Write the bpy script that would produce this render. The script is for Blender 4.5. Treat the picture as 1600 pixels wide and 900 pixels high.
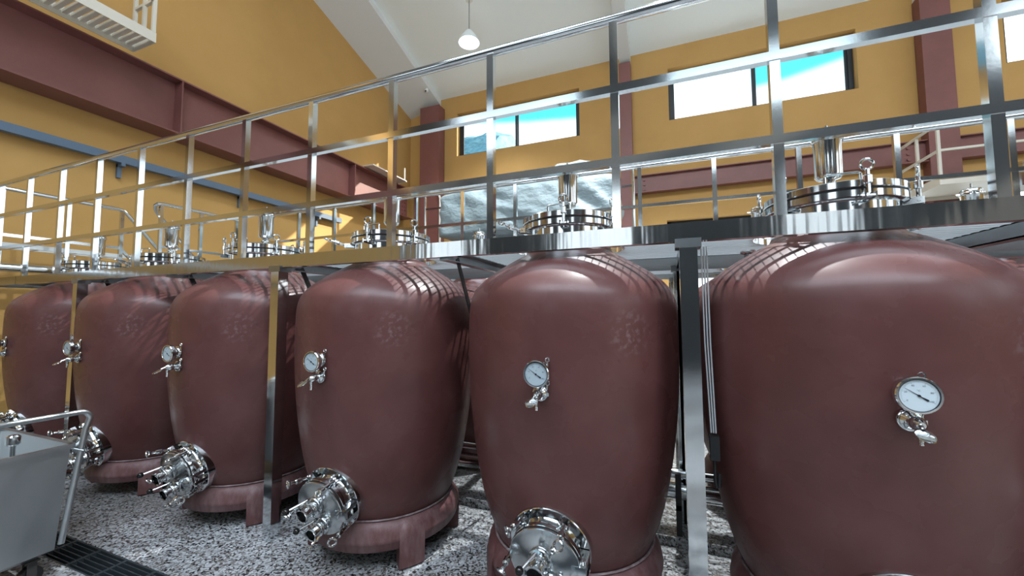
import bpy, bmesh, math, random
from mathutils import Matrix, Vector
random.seed(7)
PI = math.pi
for o in list(bpy.data.objects): bpy.data.objects.remove(o)
C = bpy.context.scene.collection
scene = bpy.context.scene

# ------------------------------------------------------------------ camera (solved from vanishing points)
F_PX, YAW, PITCH, ROLL, CAM_H = 607.56, 0.370904, 0.0617421, -0.0047812, 1.55
fw = Vector((-math.sin(YAW)*math.cos(PITCH), math.cos(YAW)*math.cos(PITCH), math.sin(PITCH)))
r0 = Vector((math.cos(YAW), math.sin(YAW), 0)); u0 = r0.cross(fw)
rt = math.cos(ROLL)*r0 + math.sin(ROLL)*u0
up = -math.sin(ROLL)*r0 + math.cos(ROLL)*u0
cam = bpy.data.cameras.new('camera'); cam.sensor_width = 36.0; cam.lens = F_PX/1600*36.0
cam.clip_start = 0.02; cam.clip_end = 300
co = bpy.data.objects.new('camera', cam); C.objects.link(co)
co.matrix_world = Matrix(((rt.x, up.x, -fw.x, 0), (rt.y, up.y, -fw.y, 0), (rt.z, up.z, -fw.z, CAM_H), (0, 0, 0, 1)))
scene.camera = co

# ------------------------------------------------------------------ exposure, sky, sun, window daylight
vs = scene.view_settings
vs.view_transform = 'Standard'; vs.look = 'None'; vs.gamma = 1; vs.use_curve_mapping = False
vs.exposure = 0.3
SKY_STRENGTH, SUN_STRENGTH = 1.6, 9.0
DAY_W = 1.0          # multiplier of the daylight areas in the window openings
LAMP_W = 60.0       # each pendant lamp

world = bpy.data.worlds.new('sky'); scene.world = world; world.use_nodes = True
nt = world.node_tree; nt.nodes.clear()
def N(t, kind, **kw):
    n = t.nodes.new(kind)
    for k, v in kw.items(): setattr(n, k, v)
    return n
wo = N(nt, 'ShaderNodeOutputWorld'); bg = N(nt, 'ShaderNodeBackground')
tc = N(nt, 'ShaderNodeTexCoord'); sx = N(nt, 'ShaderNodeSeparateXYZ'); nz = N(nt, 'ShaderNodeTexNoise')
nz.inputs['Scale'].default_value = 5; nz.inputs['Detail'].default_value = 5
ad = N(nt, 'ShaderNodeMath', operation='MULTIPLY_ADD'); ad.inputs[1].default_value = 0.016
rp = N(nt, 'ShaderNodeValToRGB')
nt.links.new(tc.outputs['Generated'], sx.inputs[0]); nt.links.new(tc.outputs['Generated'], nz.inputs['Vector'])
nt.links.new(nz.outputs['Fac'], ad.inputs[0]); nt.links.new(sx.outputs['Z'], ad.inputs[2])
nt.links.new(ad.outputs[0], rp.inputs[0]); nt.links.new(rp.outputs[0], bg.inputs[0]); nt.links.new(bg.outputs[0], wo.inputs[0])
el = rp.color_ramp.elements
el[0].position = 0.0; el[0].color = (0.75, 0.86, 0.95, 1)
el[1].position = 1.0; el[1].color = (0.10, 0.38, 0.80, 1)
for p, c in ((0.25, (0.85, 0.95, 1.0, 1)), (0.448, (0.80, 0.93, 1.0, 1)), (0.462, (0.06, 0.58, 0.76, 1))):
    e = el.new(p); e.color = c
bg.inputs[1].default_value = SKY_STRENGTH

sun = bpy.data.lights.new('sun', 'SUN'); sun.energy = SUN_STRENGTH; sun.angle = 0.01; sun.color = (1, 0.93, 0.80)
so = bpy.data.objects.new('sun', sun); C.objects.link(so)
so.rotation_euler = Vector((-0.65, -0.57, -0.54)).to_track_quat('-Z', 'Y').to_euler()

def area(name, loc, direction, sx_, sy_, watts, col):
    l = bpy.data.lights.new(name, 'AREA'); l.shape = 'RECTANGLE'; l.size = sx_; l.size_y = sy_
    l.energy = watts*DAY_W; l.color = col
    o = bpy.data.objects.new(name, l); C.objects.link(o); o.location = loc
    o.rotation_euler = Vector(direction).to_track_quat('-Z', 'Y').to_euler()
    return o
# room extents
XL, XR, YF, YB = -8.1, 10.5, -7.4, 11.1
ZC, RIDGE_Y, SLOPE = 8.77, 2.0, 0.287
def ceil_z(y): return ZC + SLOPE*((YB-y) if y > RIDGE_Y else (y-(2*RIDGE_Y-YB)))
YF = 2*RIDGE_Y-YB       # front wall mirrors the back wall about the ridge
BLUE = (0.78, 0.90, 1.0)
FRONT_WINS = [(-7.7, -5.7, 2.4, 5.2), (-2.9, -0.7, 2.4, 5.2), (2.9, 4.1, 2.4, 5.2)]
FRONT_DARK = [(-5.5, -4.2, 4.6), (-0.5, 1.9, 4.6), (4.3, 5.6, 4.6)]  # dark panels added behind the camera for dark bands mirrored in the fascia
FRONT_HIGH = [(-6.26, -2.16, 6.72, 8.17), (0.28, 4.38, 6.72, 8.17), (6.6, 9.9, 6.72, 8.17)]
for (a, b, c, d) in FRONT_WINS:
    area('daylight_front', ((a+b)/2, YF+0.02, (c+d)/2), (0, 1, 0.02), b-a, d-c, 1.5*(b-a)*(d-c), BLUE)
for (a, b, c, d) in FRONT_HIGH:
    area('daylight_front_high', ((a+b)/2, YF+0.02, (c+d)/2), (0, 1, -0.02), b-a, d-c, 4*(b-a)*(d-c), BLUE)
RIGHT_WINS = [(-5.0, -1.5, 3.2, 7.6), (0.5, 4.0, 3.2, 7.6), (6.0, 9.5, 3.2, 7.6)]
for (a, b, c, d) in RIGHT_WINS:
    area('daylight_right', (XR-0.02, (a+b)/2, (c+d)/2), (-1, 0, 0), b-a, d-c, 2.6*(b-a)*(d-c), (0.55, 0.76, 1.0))
SKYLIGHTS = [(-5.0, 8.6, -4.6, -0.8, 1300)]      # x0, x1, y0, y1, watts: roof glazing on the front slope
for (a, b, c, d, w_) in SKYLIGHTS:
    ym = (c+d)/2; area('daylight_roof', ((a+b)/2, ym, ceil_z(ym)-0.03), (0, SLOPE, -1), b-a, (d-c)*1.04, w_, (0.86, 0.93, 1.0))
BACK_WINS = [(-6.26, -2.16, 6.72, 8.17), (0.28, 4.38, 6.72, 8.17), (6.85, 10.0, 6.72, 8.17)]

# ------------------------------------------------------------------ materials
MATS = {}
def mat(name, col, rough=0.5, metal=0.0, spec=0.5, coat=0.0, coat_rough=0.1, emit=None, es=0.0):
    m = bpy.data.materials.new(name); m.use_nodes = True
    b = m.node_tree.nodes['Principled BSDF']
    b.inputs['Base Color'].default_value = (*col, 1); b.inputs['Roughness'].default_value = rough
    b.inputs['Metallic'].default_value = metal; b.inputs['Specular IOR Level'].default_value = spec
    b.inputs['Coat Weight'].default_value = coat; b.inputs['Coat Roughness'].default_value = coat_rough
    if emit:
        b.inputs['Emission Color'].default_value = (*emit, 1); b.inputs['Emission Strength'].default_value = es
    MATS[name] = m
    return m, m.node_tree, b
def noise_col(t, b, cols, scale=4.0, detail=6.0, rough=0.6, stretch=None, pos=None):
    tc = N(t, 'ShaderNodeTexCoord'); mp = N(t, 'ShaderNodeMapping'); nz = N(t, 'ShaderNodeTexNoise'); rp = N(t, 'ShaderNodeValToRGB')
    if stretch: mp.inputs['Scale'].default_value = stretch
    nz.inputs['Scale'].default_value = scale; nz.inputs['Detail'].default_value = detail; nz.inputs['Roughness'].default_value = rough
    t.links.new(tc.outputs['Object'], mp.inputs[0]); t.links.new(mp.outputs[0], nz.inputs['Vector']); t.links.new(nz.outputs['Fac'], rp.inputs[0])
    e = rp.color_ramp.elements; n = len(cols)
    pos = pos or [0.3+0.4*i/(n-1) for i in range(n)]
    e[0].position = pos[0]; e[0].color = (*cols[0], 1); e[1].position = pos[-1]; e[1].color = (*cols[-1], 1)
    for p, c in zip(pos[1:-1], cols[1:-1]): q = e.new(p); q.color = (*c, 1)
    t.links.new(rp.outputs[0], b.inputs['Base Color'])
    return nz, rp, mp
def bump(t, b, scale, strength, dist=0.01, stretch=None, detail=4):
    tc = N(t, 'ShaderNodeTexCoord'); mp = N(t, 'ShaderNodeMapping'); nz = N(t, 'ShaderNodeTexNoise'); bm_ = N(t, 'ShaderNodeBump')
    if stretch: mp.inputs['Scale'].default_value = stretch
    nz.inputs['Scale'].default_value = scale; nz.inputs['Detail'].default_value = detail
    bm_.inputs['Strength'].default_value = strength; bm_.inputs['Distance'].default_value = dist
    t.links.new(tc.outputs['Object'], mp.inputs[0]); t.links.new(mp.outputs[0], nz.inputs['Vector'])
    t.links.new(nz.outputs['Fac'], bm_.inputs['Height']); t.links.new(bm_.outputs[0], b.inputs['Normal'])

# polished stainless of pipes, flanges and posts
m, t, b = mat('steel', (0.66, 0.68, 0.69), 0.10, 1.0); bump(t, b, 9, 0.06, 0.004)
m, t, b = mat('steel_sheet', (0.50, 0.51, 0.51), 0.11, 1.0); bump(t, b, 2.2, 0.22, 0.012, (6, 1, 0.6), 2)
m, t, b = mat('steel_brushed', (0.50, 0.53, 0.55), 0.34, 1.0); bump(t, b, 120, 0.04, 0.002, (1, 1, 12))
m, t, b = mat('steel_door', (0.62, 0.64, 0.65), 0.19, 1.0); bump(t, b, 12, 0.06, 0.004)
m, t, b = mat('steel_grey', (0.34, 0.36, 0.37), 0.30, 1.0); bump(t, b, 30, 0.05, 0.002)
m, t, b = mat('galvanised', (0.62, 0.66, 0.68), 0.40, 0.35)
m, t, b = mat('dark_bar', (0.035, 0.032, 0.032), 0.45, 0.3)
m, t, b = mat('grate_iron', (0.07, 0.085, 0.095), 0.5, 0.6)
m, t, b = mat('rubber', (0.008, 0.008, 0.009), 0.45)
m, t, b = mat('knob_black', (0.006, 0.006, 0.006), 0.18)
m, t, b = mat('blue_plastic', (0.01, 0.05, 0.35), 0.35)
# glazed brown clay of the tanks
m, t, b = mat('clay', (0.12, 0.045, 0.042), 0.46, 0.0, 0.30, 0.28, 0.25)
noise_col(t, b, [(0.083, 0.0275, 0.0255), (0.107, 0.037, 0.0345), (0.130, 0.0495, 0.046)], 2.6, 8, 0.62)
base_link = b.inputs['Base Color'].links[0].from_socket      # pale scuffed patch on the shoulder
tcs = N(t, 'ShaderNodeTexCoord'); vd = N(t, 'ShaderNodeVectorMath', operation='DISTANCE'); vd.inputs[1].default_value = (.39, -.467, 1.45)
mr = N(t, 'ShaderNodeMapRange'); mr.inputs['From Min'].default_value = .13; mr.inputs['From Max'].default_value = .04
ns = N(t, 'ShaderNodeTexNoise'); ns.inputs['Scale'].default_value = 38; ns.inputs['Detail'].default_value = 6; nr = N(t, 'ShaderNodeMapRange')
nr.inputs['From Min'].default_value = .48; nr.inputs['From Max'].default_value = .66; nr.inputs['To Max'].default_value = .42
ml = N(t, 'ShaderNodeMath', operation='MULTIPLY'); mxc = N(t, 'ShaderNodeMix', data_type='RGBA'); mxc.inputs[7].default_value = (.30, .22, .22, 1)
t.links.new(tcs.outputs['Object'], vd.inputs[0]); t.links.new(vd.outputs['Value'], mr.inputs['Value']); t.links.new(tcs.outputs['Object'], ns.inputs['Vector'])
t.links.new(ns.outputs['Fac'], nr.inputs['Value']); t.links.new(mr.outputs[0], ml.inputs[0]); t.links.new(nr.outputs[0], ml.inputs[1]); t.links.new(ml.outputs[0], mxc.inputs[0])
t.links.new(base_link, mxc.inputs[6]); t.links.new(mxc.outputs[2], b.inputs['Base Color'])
bump(t, b, 7, 0.035, 0.01)
cr = N(t, 'ShaderNodeTexNoise'); cr.inputs['Scale'].default_value = 3.5; cr.inputs['Detail'].default_value = 8; cm = N(t, 'ShaderNodeMapRange')
cm.inputs['From Min'].default_value = .35; cm.inputs['From Max'].default_value = .65; cm.inputs['To Min'].default_value = .20; cm.inputs['To Max'].default_value = .36
tcc = N(t, 'ShaderNodeTexCoord'); t.links.new(tcc.outputs['Object'], cr.inputs['Vector']); t.links.new(cr.outputs['Fac'], cm.inputs['Value']); t.links.new(cm.outputs[0], b.inputs['Coat Roughness'])
m, t, b = mat('clay_base', (0.20, 0.075, 0.065), 0.5)
noise_col(t, b, [(0.075, 0.028, 0.028), (0.12, 0.05, 0.05), (0.21, 0.125, 0.128)], 6, 8, 0.7, (1, 1, 0.3))
bump(t, b, 22, 0.25, 0.01)
m, t, b = mat('mortar', (0.22, 0.15, 0.15), 0.8); noise_col(t, b, [(0.10, 0.055, 0.055), (0.30, 0.24, 0.24)], 18, 6); bump(t, b, 60, .4, .01)
# dial
m, t, b = mat('dial_white', (0.72, 0.82, 0.88), 0.25, 0, 0.5, 0.6, 0.03)
m, t, b = mat('print_black', (0.01, 0.012, 0.02), 0.4)
m, t, b = mat('print_grey', (0.10, 0.12, 0.15), 0.5)
# walls
m, t, b = mat('ochre', (0.47, 0.27, 0.085), 0.75)
noise_col(t, b, [(0.455, 0.262, 0.078), (0.515, 0.302, 0.096)], 0.8, 6, 0.6); bump(t, b, 60, 0.08, 0.004)
m, t, b = mat('door_dark', (0.02, 0.025, 0.03), 0.5)
m, t, b = mat('grey_render', (0.045, 0.047, 0.05), 0.8)
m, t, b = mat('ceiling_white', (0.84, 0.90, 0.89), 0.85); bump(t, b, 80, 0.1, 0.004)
m, t, b = mat('ceiling_grey', (0.22, 0.23, 0.24), 0.85)  # unseen front slope, colour darkened so the rails mirror less brightness
m, t, b = mat('ceiling_beam', (0.68, 0.70, 0.69), 0.85); bump(t, b, 80, 0.06, 0.004)
m, t, b = mat('steel_red', (0.27, 0.10, 0.085), 0.45)
noise_col(t, b, [(0.175, 0.066, 0.058), (0.215, 0.082, 0.072)], 1.5, 4)
m, t, b = mat('cream_paint', (0.62, 0.58, 0.50), 0.5)
m, t, b = mat('blue_grey_paint', (0.10, 0.15, 0.22), 0.5)
m, t, b = mat('frame_black', (0.016, 0.022, 0.028), 0.4)
m, t, b = mat('white_paint', (0.75, 0.74, 0.70), 0.5)
m, t, b = mat('lamp_shade', (0.80, 0.88, 0.90), 0.4)
m, t, b = mat('lamp_glow', (1, 1, 1), 0.5, emit=(0.90, 0.98, 1.0), es=14.0)
m, t, b = mat('tarp', (0.42, 0.50, 0.52), 0.55)
noise_col(t, b, [(0.20, 0.255, 0.275), (0.25, 0.31, 0.33)], 2.0, 5); bump(t, b, 3.0, 0.7, 0.08, (1, 1, 1.6), 6)
m, t, b = mat('foliage', (0.05, 0.12, 0.08), 0.8); noise_col(t, b, [(0.08, 0.20, 0.22), (0.28, 0.45, 0.46)], 1.2, 8)  # distant haze mixed into the leaf colours, paler and bluer
m, t, b = mat('drain_black', (0.012, 0.014, 0.016), 0.6)

# terrazzo floor: pale cement, grey, brown and black stone chips, damp darker patches
m, t, b = mat('terrazzo', (0.5, 0.5, 0.5), 0.32)
tc = N(t, 'ShaderNodeTexCoord'); v1 = N(t, 'ShaderNodeTexVoronoi'); v1.inputs['Scale'].default_value = 85; v1.inputs['Randomness'].default_value = 1
w = N(t, 'ShaderNodeTexNoise'); w.inputs['Scale'].default_value = 40; w.inputs['Detail'].default_value = 2
wm = N(t, 'ShaderNodeMix', data_type='RGBA', blend_type='LINEAR_LIGHT'); wm.inputs[0].default_value = 0.012
t.links.new(tc.outputs['Object'], wm.inputs[6]); t.links.new(tc.outputs['Object'], w.inputs['Vector']); t.links.new(w.outputs['Color'], wm.inputs[7])
t.links.new(wm.outputs[2], v1.inputs['Vector'])
sc = N(t, 'ShaderNodeSeparateColor'); t.links.new(v1.outputs['Color'], sc.inputs[0])
r1 = N(t, 'ShaderNodeValToRGB'); r1.color_ramp.interpolation = 'CONSTANT'
e = r1.color_ramp.elements; e[0].position = 0; e[0].color = (0.015, 0.017, 0.020, 1); e[1].position = 0.14; e[1].color = (0.11, 0.098, 0.09, 1)
for p, c in ((0.26, (0.22, 0.21, 0.205, 1)), (0.45, (0.37, 0.38, 0.39, 1)), (0.75, (0.50, 0.52, 0.54, 1))): q = e.new(p); q.color = c
t.links.new(sc.outputs[0], r1.inputs[0])
damp = N(t, 'ShaderNodeTexNoise'); damp.inputs['Scale'].default_value = 0.9; damp.inputs['Detail'].default_value = 5
t.links.new(tc.outputs['Object'], damp.inputs['Vector'])
r2 = N(t, 'ShaderNodeValToRGB'); e = r2.color_ramp.elements
e[0].position = 0.40; e[0].color = (0.52, 0.50, 0.48, 1); e[1].position = 0.58; e[1].color = (1, 1, 1, 1)
t.links.new(damp.outputs['Fac'], r2.inputs[0])
mx = N(t, 'ShaderNodeMix', data_type='RGBA', blend_type='MULTIPLY'); mx.inputs[0].default_value = 1
t.links.new(r1.outputs[0], mx.inputs[6]); t.links.new(r2.outputs[0], mx.inputs[7]); t.links.new(mx.outputs[2], b.inputs['Base Color'])

# window glass: clear pane and pane with white film
m = bpy.data.materials.new('glass_clear'); m.use_nodes = True; t = m.node_tree; t.nodes.clear(); MATS['glass_clear'] = m
o_ = N(t, 'ShaderNodeOutputMaterial'); mxs = N(t, 'ShaderNodeMixShader'); tr = N(t, 'ShaderNodeBsdfTransparent'); gl = N(t, 'ShaderNodeBsdfGlossy')
gl.inputs['Roughness'].default_value = 0.02; mxs.inputs[0].default_value = 0.06
t.links.new(tr.outputs[0], mxs.inputs[1]); t.links.new(gl.outputs[0], mxs.inputs[2]); t.links.new(mxs.outputs[0], o_.inputs[0])
m = bpy.data.materials.new('glass_film'); m.use_nodes = True; t = m.node_tree; t.nodes.clear(); MATS['glass_film'] = m
o_ = N(t, 'ShaderNodeOutputMaterial'); mxs = N(t, 'ShaderNodeMixShader'); tr = N(t, 'ShaderNodeBsdfTransparent'); tl = N(t, 'ShaderNodeBsdfTranslucent')
tl.inputs[0].default_value = (0.95, 0.98, 1, 1); mxs.inputs[0].default_value = 0.35
t.links.new(tr.outputs[0], mxs.inputs[1]); t.links.new(tl.outputs[0], mxs.inputs[2]); t.links.new(mxs.outputs[0], o_.inputs[0])

# ------------------------------------------------------------------ mesh helpers
class MB:
    def __init__(s, M=None): s.v = []; s.f = []; s.M = M or Matrix()
    def add(s, vs_, fs):
        o = len(s.v); s.v += [tuple(s.M @ Vector(p)) for p in vs_]; s.f += [tuple(i+o for i in f) for f in fs]; return s
    def box(s, a, b_):
        x0, y0, z0 = a; x1, y1, z1 = b_
        return s.add([(x0,y0,z0),(x1,y0,z0),(x1,y1,z0),(x0,y1,z0),(x0,y0,z1),(x1,y0,z1),(x1,y1,z1),(x0,y1,z1)],
                     [(0,3,2,1),(4,5,6,7),(0,1,5,4),(1,2,6,5),(2,3,7,6),(3,0,4,7)])
    def bar(s, p, q, w, h, upv=(0,0,1)):
        p = Vector(p); q = Vector(q); d = (q-p).normalized(); u = Vector(upv)
        if abs(d.dot(u)) > 0.99: u = Vector((0,1,0))
        sd = d.cross(u).normalized(); u = sd.cross(d)
        c = [(-w/2,-h/2),(w/2,-h/2),(w/2,h/2),(-w/2,h/2)]
        return s.add([tuple(e_+sd*a+u*b_) for e_ in (p,q) for a,b_ in c], [(0,1,2,3),(7,6,5,4),(0,4,5,1),(1,5,6,2),(2,6,7,3),(3,7,4,0)])
    def lathe(s, prof, n=32, closed=False, M=None):
        vs_ = []; fs = []; M = M or Matrix()
        k = len(prof)
        for i in range(n):
            a = 2*PI*i/n
            for r, z in prof: vs_.append(tuple(M @ Vector((r*math.cos(a), r*math.sin(a), z))))
        for i in range(n):
            j = (i+1) % n
            for q in range(k-1 if not closed else k):
                q2 = (q+1) % k
                fs.append((i*k+q, j*k+q, j*k+q2, i*k+q2))
        if not closed:
            if prof[0][0] > 1e-6: fs.append(tuple(i*k for i in range(n))[::-1])
            if prof[-1][0] > 1e-6: fs.append(tuple(i*k+k-1 for i in range(n)))
        return s.add(vs_, fs)
    def cyl(s, p, q, r, r2=None, n=16):
        p = Vector(p); q = Vector(q); d = q-p
        M = Matrix.Translation(p) @ d.to_track_quat('Z', 'Y').to_matrix().to_4x4()
        return s.lathe([(r, 0), (r if r2 is None else r2, d.length)], n, M=M)
    def rod(s, p, q, prof, n=20):      # lathe profile (r, t) along p->q
        p = Vector(p); q = Vector(q); d = q-p
        M = Matrix.Translation(p) @ d.to_track_quat('Z', 'Y').to_matrix().to_4x4()
        return s.lathe(prof, n, M=M)
    def torus(s, c, nrm, R, r, n=20, k=8):
        M = Matrix.Translation(Vector(c)) @ Vector(nrm).to_track_quat('Z', 'Y').to_matrix().to_4x4()
        return s.lathe([(R+r*math.cos(2*PI*i/k), r*math.sin(2*PI*i/k)) for i in range(k)], n, True, M)
    def ball(s, c, r, n=14, m_=8):
        prof = [(max(r*math.sin(PI*i/m_), 1e-7), -r*math.cos(PI*i/m_)) for i in range(m_+1)]
        return s.lathe(prof, n, M=Matrix.Translation(Vector(c)))
    def tube(s, pts, r, n=10, closed=False):
        pts = [Vector(p) for p in pts]; vs_ = []; fs = []; k = len(pts)
        prev = None
        for i, p in enumerate(pts):
            a = pts[i-1] if (i or closed) else p; b_ = pts[(i+1) % k] if (i < k-1 or closed) else p
            d = (b_-a).normalized()
            if prev is None:
                u = d.orthogonal().normalized()
            else:
                u = (prev - d*prev.dot(d)).normalized()
            prev = u; w_ = d.cross(u)
            for j in range(n):
                an = 2*PI*j/n; vs_.append(tuple(p+u*r*math.cos(an)+w_*r*math.sin(an)))
        for i in range(k if closed else k-1):
            i2 = (i+1) % k
            for j in range(n):
                j2 = (j+1) % n; fs.append((i*n+j, i*n+j2, i2*n+j2, i2*n+j))
        if not closed: fs.append(tuple(range(n))[::-1]); fs.append(tuple((k-1)*n+j for j in range(n)))
        return s.add(vs_, fs)
    def build(s, name, material, parent=None, smooth=35):
        me = bpy.data.meshes.new(name); me.from_pydata(s.v, [], s.f); me.update()
        bm_ = bmesh.new(); bm_.from_mesh(me); bmesh.ops.remove_doubles(bm_, verts=bm_.verts, dist=1e-6)
        bmesh.ops.recalc_face_normals(bm_, faces=bm_.faces); bm_.to_mesh(me); bm_.free()
        me.materials.append(MATS[material])
        if smooth:
            for p in me.polygons: p.use_smooth = True
            me.set_sharp_from_angle(angle=math.radians(smooth))
        o = bpy.data.objects.new(name, me); C.objects.link(o)
        if parent: o.parent = parent
        return o
def arc(c, r, a0, a1, n, ex, ey):       # points on an arc in the plane of ex, ey
    c = Vector(c); ex = Vector(ex); ey = Vector(ey)
    return [c+ex*r*math.cos(a0+(a1-a0)*i/n)+ey*r*math.sin(a0+(a1-a0)*i/n) for i in range(n+1)]
def thing(name, label, cat, loc=(0,0,0), rz=0, group=None):
    o = bpy.data.objects.new(name, None); C.objects.link(o); o.location = loc; o.rotation_euler = (0, 0, rz)
    o.empty_display_size = 0.1
    return tag(o, label, cat, group)
def tag(o, label, cat, group=None):
    o['label'] = label; o['category'] = cat
    if group: o['group'] = group
    return o
def struct(o): o['kind'] = 'structure'; return o
def children(o): return [c for c in bpy.data.objects if c.parent == o]
def copy_tree(o, parent=None):
    c = o.copy(); C.objects.link(c); c.parent = parent
    for ch in KIDS.get(o.name, []): copy_tree(ch, c)
    return c
KIDS = {}
def index_kids():
    KIDS.clear()
    for o in bpy.data.objects:
        if o.parent: KIDS.setdefault(o.parent.name, []).append(o)

# ------------------------------------------------------------------ room shell
DR0, DR1 = 1.325, 1.505     # floor drain slot
fl = MB()
fl.box((XL-0.2, YF-0.2, -0.3), (XR+0.2, DR0, 0)); fl.box((XL-0.2, DR1, -0.3), (XR+0.2, YB+0.2, 0)); fl.box((XL-0.2, DR0, -0.3), (XR+0.2, DR1, -0.16))
floor = struct(fl.build('floor', 'terrazzo', smooth=0))
cb = MB().box((XL, 2.87, 0), (XR, 3.36, 0.06)).build('plinth', 'terrazzo', floor, smooth=0)

def wall_with_holes(name, axis, pos, thick, lo, hi, zfun, holes, wmat='ochre'):
    """slab in the plane axis=pos (grows outward by thick); holes are (a, b, z0, z1)"""
    mb = MB(); cuts = sorted({lo, hi} | {h[0] for h in holes} | {h[1] for h in holes} | ({RIDGE_Y} if axis == 'x' else set()))
    for a, b_ in zip(cuts[:-1], cuts[1:]):
        hs = sorted([h for h in holes if h[0] <= a+1e-6 and h[1] >= b_-1e-6], key=lambda h: h[2])
        z = 0.0; segs = []
        for h in hs: segs.append((z, h[2], None)); z = h[3]
        segs.append((z, None, None))
        for z0, z1, _ in segs:
            za = zfun(a) if z1 is None else z1; zb = zfun(b_) if z1 is None else z1
            if axis == 'y': mb.add([(a,pos,z0),(b_,pos,z0),(b_,pos+thick,z0),(a,pos+thick,z0),(a,pos,za),(b_,pos,zb),(b_,pos+thick,zb),(a,pos+thick,za)],
                     [(0,3,2,1),(4,5,6,7),(0,1,5,4),(1,2,6,5),(2,3,7,6),(3,0,4,7)])
            else: mb.add([(pos,a,z0),(pos,b_,z0),(pos+thick,b_,z0),(pos+thick,a,z0),(pos,a,za),(pos,b_,zb),(pos+thick,b_,zb),(pos+thick,a,za)],
                     [(0,3,2,1),(4,5,6,7),(0,1,5,4),(1,2,6,5),(2,3,7,6),(3,0,4,7)])
    return struct(mb.build(name, wmat, smooth=0))
LOWWIN = (0.15, 9.0, 1.0, 3.98)
wall_with_holes('wall_back', 'y', YB, 0.45, XL, XR, lambda x: ZC, BACK_WINS+[LOWWIN])
wall_with_holes('wall_front', 'y', YF, -0.45, XL, XR, lambda x: ZC, FRONT_WINS+FRONT_HIGH, 'grey_render')
for i, (a, b_, c) in enumerate(FRONT_DARK):
    d_ = struct(MB().box((a, YF, 0), (b_, YF+.05, c)).build('door_%d' % (i+1), 'door_dark', smooth=0))  # unseen dark panel, added only to darken reflections in the steel
    for k in range(3): MB().box((a+.08, YF+.05, .1+k*(c-.1)/3), (b_-.08, YF+.065, (k+1)*(c-.1)/3)).build('panel', 'door_dark', d_, 0)
wall_with_holes('wall_left', 'x', XL, -0.28, YF, YB, ceil_z, [])
wall_with_holes('wall_right', 'x', XR, 0.28, YF, YB, ceil_z, RIGHT_WINS)
cl = MB(); clf = MB()
ys = sorted({YF-0.3, RIDGE_Y, YB+0.3} | {k[2] for k in SKYLIGHTS} | {k[3] for k in SKYLIGHTS})
for ya, yb in zip(ys[:-1], ys[1:]):
    za, zb = ceil_z(ya), ceil_z(yb); spans = [(XL-.3, XR+.3)]
    for k in SKYLIGHTS:
        if abs(k[2]-ya) < 1e-6: spans = [(XL-.3, k[0]), (k[1], XR+.3)]
    for xa, xb in spans:
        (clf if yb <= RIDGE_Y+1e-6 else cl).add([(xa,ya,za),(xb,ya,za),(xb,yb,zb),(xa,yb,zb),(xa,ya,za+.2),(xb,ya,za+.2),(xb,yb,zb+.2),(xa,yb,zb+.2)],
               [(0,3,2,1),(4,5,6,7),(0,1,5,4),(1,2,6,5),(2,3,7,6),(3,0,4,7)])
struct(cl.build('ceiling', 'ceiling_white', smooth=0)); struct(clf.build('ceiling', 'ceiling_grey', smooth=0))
for k in SKYLIGHTS:
    sk = MB()
    for i in range(9):
        x = k[0]+(k[1]-k[0])*i/8; sk.bar((x, k[2], ceil_z(k[2])+.08), (x, k[3], ceil_z(k[3])+.08), .06, .06)
    sk = struct(sk.build('window_30', 'frame_black', smooth=0))
    for i in range(8):
        xa = k[0]+(k[1]-k[0])*i/8+.03; xb = k[0]+(k[1]-k[0])*(i+1)/8-.03
        MB().add([(xa,k[2],ceil_z(k[2])+.08),(xb,k[2],ceil_z(k[2])+.08),(xb,k[3],ceil_z(k[3])+.08),(xa,k[3],ceil_z(k[3])+.08)], [(0,1,2,3)]).build('pane', 'glass_clear', sk, 0)
def sloped_beam(name, x0, x1, drop0, drop1):
    mb = MB()
    for ya, yb in ((YF, RIDGE_Y), (RIDGE_Y, YB)):
        za, zb = ceil_z(ya), ceil_z(yb)
        mb.add([(x0,ya,za-drop0),(x1,ya,za-drop1),(x1,yb,zb-drop1),(x0,yb,zb-drop0),(x0,ya,za+.02),(x1,ya,za+.02),(x1,yb,zb+.02),(x0,yb,zb+.02)],
               [(0,3,2,1),(4,5,6,7),(0,1,5,4),(1,2,6,5),(2,3,7,6),(3,0,4,7)])
    return struct(mb.build(name, 'ceiling_beam', smooth=0))
sloped_beam('trim_1', XL, XL+1.22, 0.45, 0.20)
sloped_beam('trim_2', -0.98, -0.68, 0.30, 0.30)
sloped_beam('trim_3', 5.42, 5.90, 0.30, 0.30)

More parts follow.
